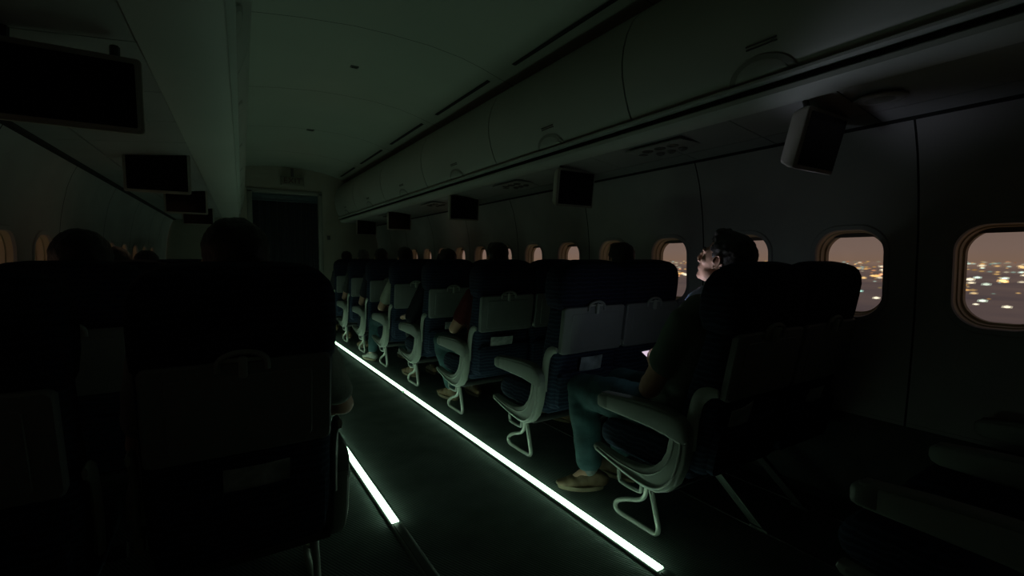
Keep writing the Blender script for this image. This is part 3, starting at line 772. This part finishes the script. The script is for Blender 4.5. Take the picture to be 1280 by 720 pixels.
# ------------------------------------------------------------------ seats
CACHE = {}
PIV = (-.20, .42)
def seat_meshes(rec, flip, aisle):
    key = (rec, flip, aisle)
    if key in CACHE: return CACHE[key]
    T = Matrix.Translation((0, PIV[0], PIV[1])) @ Matrix.Rotation(R(rec), 4, 'X') @ Matrix.Translation((0, -PIV[0], -PIV[1]))
    Fm = Matrix.Scale(-1, 4, (1, 0, 0)) if flip else Matrix.Identity(4)
    out = []
    def put(name, bm, m, back=False, parent=None, ang=40):
        if back: bm.transform(Matrix.Translation((0, .035, 0)) @ T)
        bm.transform(Fm)
        out.append((name, finish(bm, name, m, True, ang), parent)); return len(out)-1
    def sect(z, hw, yr, yf, rc, wing=0):
        pts = []
        yc, hd = (yr+yf)/2, (yf-yr)/2
        for u, v in rrect(hw, hd, min(rc, hd*.95), 5):
            w = wing*(abs(u)/hw)**3 if v > 0 else 0
            pts.append((u, yc+v+w, z))
        return pts
    # backrest
    bm = bmesh.new()
    loft(bm, [sect(*s) for s in ((.33, .17, -.235, -.17, .03), (.345, .20, -.25, -.15, .04), (.40, .222, -.262, -.125, .04), (.52, .226, -.265, -.110, .045), (.66, .227, -.265, -.118, .045), (.80, .229, -.266, -.14, .045), (.905, .230, -.268, -.15, .045), (.925, .222, -.262, -.155, .045))])
    put('backrest', bm, FAB, True)
    bm = bmesh.new()
    loft(bm, [sect(*s) for s in ((.905, .215, -.262, -.15, .03, 0), (.915, .234, -.275, -.14, .04, .01), (.96, .237, -.278, -.135, .045, .035), (1.03, .238, -.278, -.132, .05, .045), (1.085, .235, -.276, -.135, .05, .04), (1.12, .222, -.272, -.14, .05, .03), (1.145, .198, -.266, -.148, .05, .015), (1.16, .165, -.256, -.158, .045, .005), (1.167, .12, -.243, -.172, .03, 0))])
    put('headrest', bm, FABH, True, ang=60)
    # tray table
    bm = bmesh.new()
    def slab(w, zc, h, y0, y1, r, b=.005):
        loft(bm, [[(u, yy, zc+v) for u, v in rrect(w-e, h-e, r, 4)] for yy, e in ((y0, 0), (y1+b, 0), (y1, b))])
    slab(.216, .80, .128, -.262, -.290, .018)
    ti = put('tray_table', bm, TRAY, True, ang=30)
    bm = bmesh.new(); slab(.165, .795, .098, -.288, -.2925, .012, .002)
    put('tray_inset', bm, TRAY, True, ti, 30)
    # latch: half ring and turn knob
    bm = bmesh.new()
    arc = [(.056*math.cos(a), -.292, .925+.030*math.sin(a)) for a in [PI*k/12 for k in range(13)]]
    tube(bm, [(.056, -.292, .905)]+arc+[(-.056, -.292, .905)], .0075, 8, 1, (0, 1, 0))
    li = put('tray_latch', bm, PLAD, True)
    bm = bmesh.new(); box(bm, -.010, .010, -.306, -.288, .888, .945, .005); box(bm, -.046, .046, -.294, -.284, .928, .94, .004)
    put('latch_knob', bm, PLA, True, li)
    # pocket
    bm = bmesh.new()
    loft(bm, [[(u*s, -.262-d, .465+v*s) for u, v in rrect(.205, .100, .03, 4)] for s, d in ((1, 0), (1, .018), (.98, .026), (.86, .032), (.5, .036))])
    put('seat_pocket', bm, FAB, True)
    # plastic arm joining back to armrest on each side
    for s in (-1, 1):
        bm = bmesh.new(); pa = smooth_path([(s*.243, -.290, .688), (s*.243, -.250, .682), (s*.243, -.212, .652), (s*.243, -.192, .59), (s*.243, -.182, .52), (s*.243, -.175, .45)], 5)
        tube(bm, pa, [.014+.0016*min(i, 8) for i in range(len(pa))], 10, .55 if False else .9, (0, 1, 0))
        bm.transform(Matrix.Translation((s*.243, 0, 0)) @ Matrix.Scale(.45, 4, (1, 0, 0)) @ Matrix.Translation((-s*.243, 0, 0)))
        put('recline_cover', bm, PLA)
    # cushion
    bm = bmesh.new()
    secs = []
    for (y, zt, zb, hw) in ((-.15, .40, .31, .20), (-.13, .415, .295, .214), (.0, .415, .285, .219), (.15, .425, .285, .220), (.25, .43, .285, .220), (.31, .42, .29, .218), (.335, .40, .30, .212), (.347, .375, .325, .20)):
        secs.append([(u, y, (zt+zb)/2+v) for u, v in rrect(hw, (zt-zb)/2, .045, 5)])
    loft(bm, secs); put('seat_cushion', bm, FAB, False, None, 60)
    # frame tubes below
    bm = bmesh.new()
    for y, z in ((.17, .262), (-.07, .255)): tube(bm, [(-.245, y, z), (.245, y, z)], .022, 10, 1, (0, 1, 0))
    put('seat_frame', bm, DMET)
    # armrest arms
    def armrest(x, hw, dz=0, mm=PLAD, front=.285):
        bm = bmesh.new(); rr = []
        for (y, zt, zb, s) in ((front, .548, .524, .6), (front-.008, .556, .517, .85), (front-.03, .563, .511, 1), (.12, .572, .508, 1), (-.02, .578, .504, 1), (-.11, .575, .492, 1), (-.16, .566, .482, 1), (-.186, .55, .484, .95), (-.196, .53, .495, .75)):
            zb -= .014*s
            rr.append([(x+u, y, (zt+zb)/2+dz+v) for u, v in rrect(hw*s, (zt-zb)/2, .012, 4)])
        loft(bm, rr); i = put('armrest', bm, mm)
        bm = bmesh.new(); rr = []
        for (y, z, s) in ((front-.012, .553, .6), (front-.02, .565, .8), (.12, .578, .88), (-.02, .584, .88), (-.11, .578, .86), (-.15, .563, .7)):
            rr.append([(x+u, y, z+dz-.004+v) for u, v in rrect(hw*s, .007, .006, 3)])
        loft(bm, rr); put('arm_pad', bm, mat('armrest_top', (.17, .19, .175), .6, .06, 12, .1, 250), False, i)
    if aisle:
        armrest(-.262, .030)
        bm = bmesh.new()
        loft(bm, [[(-.262+u, y, zc+v) for u, v in rrect(.031*q, h*q, .013, 4)] for y, zc, h, q in ((.289, .528, .029, .7), (.284, .528, .029, .9), (.27, .529, .0305, 1), (.225, .533, .035, 1), (.222, .533, .035, .96))])
        put('armrest_cap', bm, mat('armrest_cap_plastic', (.17, .19, .17), .5, .06, 12), False, len(out)-2)
        # curved end panel
        bm = bmesh.new()
        outl = [(.312, .316), (.318, .30), (.305, .285), (.21, .262), (.11, .240), (.02, .228), (-.05, .232), (-.10, .255), (-.145, .30), (-.175, .37), (-.192, .44), (-.198, .50), (-.185, .52),
                (-.12, .505), (-.108, .47), (-.098, .42), (-.075, .375), (-.04, .34), (.0, .318), (.06, .302), (.12, .298), (.18, .300), (.25, .308)]
        prism(bm, outl, 'x', -.285, -.238, .008, 3)
        i = put('side_panel', bm, PLA)
        bm = bmesh.new()
        rib = [(.29, .300), (.20, .277), (.11, .258), (.02, .246), (-.04, .25), (-.085, .272), (-.125, .315), (-.15, .375), (-.165, .44), (-.168, .48)]
        rp = smooth_path([(-.286, a, b) for a, b in rib], 4)
        tube(bm, rp, .0065, 8, 1, (1, 0, 0))
        rib2 = [(.27, .3075), (.18, .291), (.11, .284), (.03, .284), (-.02, .298), (-.065, .327), (-.10, .37), (-.125, .425), (-.135, .475)]
        tube(bm, smooth_path([(-.286, a, b) for a, b in rib2], 4), .004, 8, 1, (1, 0, 0))
        put('panel_rib', bm, PLA, False, i)
        # foot loop
        bm = bmesh.new()
        pa = smooth_path([(-.215, .045, .25), (-.215, .025, .18), (-.215, .000, .09), (-.215, -.012, .04), (-.215, .003, .014), (-.215, .05, .012), (-.215, .15, .012), (-.215, .215, .014), (-.215, .236, .034), (-.215, .222, .062), (-.215, .17, .092), (-.215, .10, .120), (-.215, .065, .15), (-.215, .055, .2)], 6)
        tube(bm, pa, .0125, 10, .8, (1, 0, 0))
        put('leg', bm, MET)
        bm = bmesh.new()
        tube(bm, smooth_path([(-.225, .21, .27), (-.225, .205, .185), (-.225, .185, .165), (-.225, .09, .165), (-.225, .075, .185), (-.225, .07, .25)], 4), .009, 8, 1, (1, 0, 0))
        put('bracket', bm, mat('bracket_metal', (.30, .32, .30), .45, .05, 10, metal=.3))
    # rear strut
    xs = .215 if aisle else .10
    bm = bmesh.new()
    prism(bm, [(.03, .27), (.025, .16), (-.165, .012), (-.185, 0), (-.225, 0), (-.222, .012), (-.02, .175), (-.012, .27)], 'x', xs-.014, xs+.014, .004)
    box(bm, xs-.02, xs+.02, -.24, -.16, 0, .016, .004)
    put('leg', bm, mat('strut_metal', (.13, .15, .13), .5, .05, 10, metal=.3) if aisle else mat('dark_strut', (.05, .05, .05), .6, .05, 10))
    if not aisle:
        bm = bmesh.new()
        prism(bm, [(.03, .27), (.03, .18), (.22, .012), (.22, 0), (.26, 0), (.07, .18), (.07, .27)], 'x', xs-.014, xs+.014, .004)
        put('leg', bm, mat('dark_strut', (.05, .05, .05)))
    # inner armrest (towards the window)
    armrest(.2435, .024, 0, PLAD, .27)
    bm = bmesh.new(); prism(bm, [(-.12, .50), (-.185, .50), (-.19, .40), (-.14, .40)], 'x', .231, .254, .006); put('armrest_bracket', bm, PLA)
    CACHE[key] = out; return out
def seat(x, y, rec, flip, aisle, label, group, rz=0):
    t = thing('airline_seat', label, 'airline seat', (x, y, 0), (0, 0, rz), group)
    objs = []
    for nm, me, p in seat_meshes(rec, flip, aisle):
        objs.append(link(nm, me, objs[p] if p is not None else t))
    return t
RROWS = [(.285, 8), (1.297, 11), (2.235, 8), (3.135, 8), (4.045, 8), (4.95, 8), (5.84, 8), (6.73, 8), (7.62, 8)]
WHO = {0: 'behind the reclining man, only its cushion and armrest in view', 1: 'under the reclining man', 2: 'directly ahead of the man', 3: 'second row ahead of the man', 4: 'third row ahead of the man', 5: 'fourth row ahead of the man', 6: 'fifth row ahead of the man', 7: 'sixth row ahead of the man', 8: 'first row by the bulkhead'}
for i, (y, rec) in enumerate(RROWS):
    seat(XA, y, rec, False, True, 'navy aisle seat with grey curved end panel, '+WHO[i] if i != 0 else 'dark aisle seat behind the man, only cushion and grey armrest in view', 'aisle seats on the city-view side')
    seat(XW, y, rec if i == 1 else 8, False, False, ('navy window seat beside the man, against the city window' if i == 1 else 'navy window seat, '+WHO[i]) if i else 'dark window seat behind the man, only its cushion in view', 'window seats on the city-view side')
LROWS = [1.70, 2.62, 3.54, 4.46, 5.38, 6.30, 7.22]
for i, y in enumerate(LROWS):
    dx = .043*(y-1.70)
    seat(.052+dx, y, 9, True, True, 'large dark seat back straight in front of the camera with paper in its pocket' if i == 0 else 'dark aisle seat hidden %s row ahead of the big seat back' % ORD[i], 'aisle seats on the dark side')
    seat(-.505+dx, y-(.03 if i == 0 else 0), 12 if i == 0 else 9, True, False, 'dark seat back cut off at the lower corner of the picture beside the big seat' if i == 0 else 'dark window seat %s row ahead beside the curved wall' % ORD[i], 'window seats on the dark side')

# magazines and cards tucked in the pockets
def paper(x, y, rec, u0, u1, z0, z1, skew, label, m=PAPER):
    T = Matrix.Translation((0, PIV[0]+.035, PIV[1])) @ Matrix.Rotation(R(rec), 4, 'X') @ Matrix.Translation((0, -PIV[0], -PIV[1]))
    bm = bmesh.new(); n = 10; A = []; B = []; Cc = []; D = []
    for k in range(n+1):
        u = u0+(u1-u0)*k/n; bow = .006*math.sin(PI*k/n)
        A.append((u, -.270-bow*.3, z0-.06)); B.append((u, -.284-bow, z1+skew*k/n))
    V = [[bm.verts.new(T @ Vector(p)) for p in row] for row in (A, B)]
    V2 = [[bm.verts.new(T @ (Vector(p)+Vector((0, -.004, 0)))) for p in row] for row in (A, B)]
    for k in range(n):
        bm.faces.new((V[0][k], V[0][k+1], V[1][k+1], V[1][k])); bm.faces.new((V2[0][k], V2[0][k+1], V2[1][k+1], V2[1][k])); bm.faces.new((V[1][k], V[1][k+1], V2[1][k+1], V2[1][k]))
    for k in (0, n): bm.faces.new((V[0][k], V[1][k], V2[1][k], V2[0][k]))
    o = link('magazine', finish(bm, 'magazine', m, True, 40), None, (x, y, 0)); tag(o, label, 'magazine', 'magazines in the seat pockets')
paper(.035, 1.70, 9, -.035, .125, .56, .632, 0, 'folded paper in the pocket of the big dark seat in front of the camera')
paper(XA, 1.297, 11, -.155, -.03, .50, .63, .02, 'crumpled leaflet in the seat pocket behind the reclining man')
paper(XA, 2.235, 8, -.07, .085, .52, .645, 0, 'pale blue magazine in the pocket of the seat ahead of the man', mat('magazine_cover', (.36, .42, .44), .4, .5, 14))
paper(XA, 3.135, 8, -.12, .06, .56, .632, -.005, 'white card in the pocket two rows ahead of the man')
paper(XA, 4.045, 8, -.06, .08, .56, .63, 0, 'white card in the pocket three rows ahead of the man')
paper(XW, 1.297, 11, -.05, .07, .55, .63, 0, 'leaflet in the pocket of the window seat beside the man')

pl = bpy.data.lights.new('phone_screen_spill', 'POINT'); pl.energy = .36; pl.color = (.72, .84, 1.0); pl.shadow_soft_size = .05
link('phone_screen_spill', pl, None, ph_p+nrm*.16)
for nm, p, e, c, sz in (('warm_fill_front', (1.05, 7.3, 2.2), .10, (1, .66, .40), .25), ('warm_fill_aisle', (.95, 4.6, 2.2), .10, (1, .68, .42), .3), ('side_night_light', (-.35, 3.6, 1.35), .12, (1, .62, .38), .2), ('window_side_night_light', (2.25, 5.2, 1.45), .05, (1, .62, .42), .2)):  # added warm fill points that brown the walls and bulkhead; no fixtures there
    l = bpy.data.lights.new(nm, 'POINT'); l.energy = e; l.color = c; l.shadow_soft_size = sz; link(nm, l, None, p)
# ------------------------------------------------------------------ outside: night city
GZ = -14.
bm = bmesh.new(); box(bm, 20, 2500, -1500, 2500, GZ-1, GZ)
gm = bpy.data.materials.new('hazy_night_ground'); gm.use_nodes = True; nt = gm.node_tree; b = nt.nodes['Principled BSDF']  # night haze put into the ground's own emission, fading to horizon colour
b.inputs['Base Color'].default_value = (.02, .02, .025, 1); b.inputs['Roughness'].default_value = 1
tc = nt.nodes.new('ShaderNodeTexCoord'); nz = nt.nodes.new('ShaderNodeTexNoise'); nz.inputs['Scale'].default_value = .018; nz.inputs['Detail'].default_value = 5
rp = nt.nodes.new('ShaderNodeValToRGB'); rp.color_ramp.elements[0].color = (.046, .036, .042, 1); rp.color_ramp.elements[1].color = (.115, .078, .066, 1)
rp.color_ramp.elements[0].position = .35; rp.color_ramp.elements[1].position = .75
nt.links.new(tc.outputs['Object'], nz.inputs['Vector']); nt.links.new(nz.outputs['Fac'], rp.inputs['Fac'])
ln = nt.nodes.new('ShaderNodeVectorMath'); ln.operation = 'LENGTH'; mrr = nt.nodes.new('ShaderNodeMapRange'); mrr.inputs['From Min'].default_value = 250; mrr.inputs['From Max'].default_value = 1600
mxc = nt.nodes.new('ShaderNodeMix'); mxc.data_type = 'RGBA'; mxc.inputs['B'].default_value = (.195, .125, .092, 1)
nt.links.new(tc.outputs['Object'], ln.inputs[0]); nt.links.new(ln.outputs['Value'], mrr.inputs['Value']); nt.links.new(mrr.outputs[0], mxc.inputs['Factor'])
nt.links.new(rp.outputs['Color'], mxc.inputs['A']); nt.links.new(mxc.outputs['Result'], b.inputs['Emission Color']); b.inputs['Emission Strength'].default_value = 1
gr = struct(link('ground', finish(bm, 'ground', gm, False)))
cm = bpy.data.materials.new('city_light_glow'); cm.use_nodes = True; nt = cm.node_tree; nt.nodes.clear()
at = nt.nodes.new('ShaderNodeAttribute'); at.attribute_name = 'Col'; em = nt.nodes.new('ShaderNodeEmission'); oo = nt.nodes.new('ShaderNodeOutputMaterial'); em.inputs['Strength'].default_value = 1.0
tr = nt.nodes.new('ShaderNodeBsdfTransparent'); ms = nt.nodes.new('ShaderNodeMixShader')
nt.links.new(at.outputs['Color'], em.inputs['Color']); nt.links.new(at.outputs['Alpha'], ms.inputs[0]); nt.links.new(tr.outputs[0], ms.inputs[1]); nt.links.new(em.outputs[0], ms.inputs[2]); nt.links.new(ms.outputs[0], oo.inputs['Surface'])
rnd = random.Random(11)
ICO = ball(1); CV, CF, CC = [], [], []
def blob(p, r, flat, c, a):
    T = Matrix.Translation(p) @ Matrix.Diagonal((r*1.5, r*1.5, r*flat, 1)); n = len(CV)
    CV.extend([T @ v for v in ICO[0]]); CF.extend([[i+n for i in f] for f in ICO[1]]); CC.extend([(*c, a)]*len(ICO[0]))
PAL = [(1.0, .55, .18), (1.0, .72, .36), (1.0, .86, .60), (.80, 1.0, .85), (1.0, .45, .22), (1.0, .62, .25)]
CYA = (.55, 1., .85)
# boulevards: rows of lamps, then scattered lamps; each lamp is a bright core in a thin glow of haze
def lamp(az, dep, r, k, c, halo=.16):
    d = -GZ/math.tan(R(dep)); p = (d*math.sin(az), d*math.cos(az), GZ+r*d*.6)
    blob(p, r*d, .62, tuple(v*k for v in c), .9); blob(p, r*d*1.7, .62, tuple(v*k for v in c), halo)
for (dep, sg, dens, br, rs) in ((.45, .10, 330, .6, .0013), (.95, .16, 360, 1.1, .0019), (1.75, .11, 360, 2.4, .0024), (2.3, .3, 150, 1.1, .0022)):
    for k in range(dens):
        az = R(rnd.uniform(12, 97)); dd = dep+rnd.gauss(0, sg)
        clump = noise.noise(Vector((az*23, dep*3, 0)))
        if clump < -.05 and rnd.random() < .7: continue
        lamp(az, max(.3, dd), rs*rnd.uniform(.6, 1.3), br*rnd.uniform(.3, 1.2)*(1 if clump > .1 else .6), rnd.choice(PAL))
for k in range(500):
    az = R(rnd.uniform(10, 98)); dep = .35+abs(rnd.gauss(0, 1.3))
    if dep > 5: continue
    lamp(az, dep, rnd.uniform(.0010, .0022), rnd.choice((.3, .4, .5, .7, 1.1))*(1 if dep < 2.4 else .5), rnd.choice(PAL), .10)
for k in range(44):
    lamp(R(rnd.uniform(12, 96)), rnd.uniform(1.2, 3.9), rnd.uniform(.0018, .0028), rnd.uniform(.8, 1.8), rnd.choice((CYA, (1, .9, .65), (.85, 1, .8), (1, .7, .35))))
me = bpy.data.meshes.new('city_light'); me.from_pydata(CV, [], CF); me.materials.append(cm)
ca = me.color_attributes.new('Col', 'FLOAT_COLOR', 'POINT'); ca.data.foreach_set('color', [q for c in CC for q in c])
o = link('city_light', me); tag(o, 'blurred orange and white city lights spread out below the windows', 'city lights', None, 'stuff')

# night sky glow
W = bpy.data.worlds.new('night_sky'); scene.world = W; W.use_nodes = True; nt = W.node_tree; bg = nt.nodes['Background']
tc = nt.nodes.new('ShaderNodeTexCoord'); sp = nt.nodes.new('ShaderNodeSeparateXYZ'); rp = nt.nodes.new('ShaderNodeValToRGB')
nt.links.new(tc.outputs['Generated'], sp.inputs[0])
mr = nt.nodes.new('ShaderNodeMapRange'); mr.inputs['From Min'].default_value = -.2; mr.inputs['From Max'].default_value = .8
nt.links.new(sp.outputs['Z'], mr.inputs['Value']); nt.links.new(mr.outputs[0], rp.inputs['Fac'])
e = rp.color_ramp.elements; e[0].position = .19; e[0].color = (.20, .125, .085, 1); e[1].position = 1; e[1].color = (.05, .04, .045, 1)
n = e.new(.215); n.color = (.185, .125, .10, 1); n = e.new(.30); n.color = (.145, .106, .094, 1)
nt.links.new(rp.outputs['Color'], bg.inputs['Color']); bg.inputs['Strength'].default_value = 1.0

# ------------------------------------------------------------------ render look
scene.view_settings.view_transform = 'Standard'
scene.view_settings.look = 'None'
try:
    scene.cycles.use_denoising = True
    scene.cycles.sample_clamp_indirect = 3.0
    scene.cycles.max_bounces = 8
    scene.cycles.diffuse_bounces = 5
    scene.cycles.caustics_reflective = False; scene.cycles.caustics_refractive = False
except Exception: pass
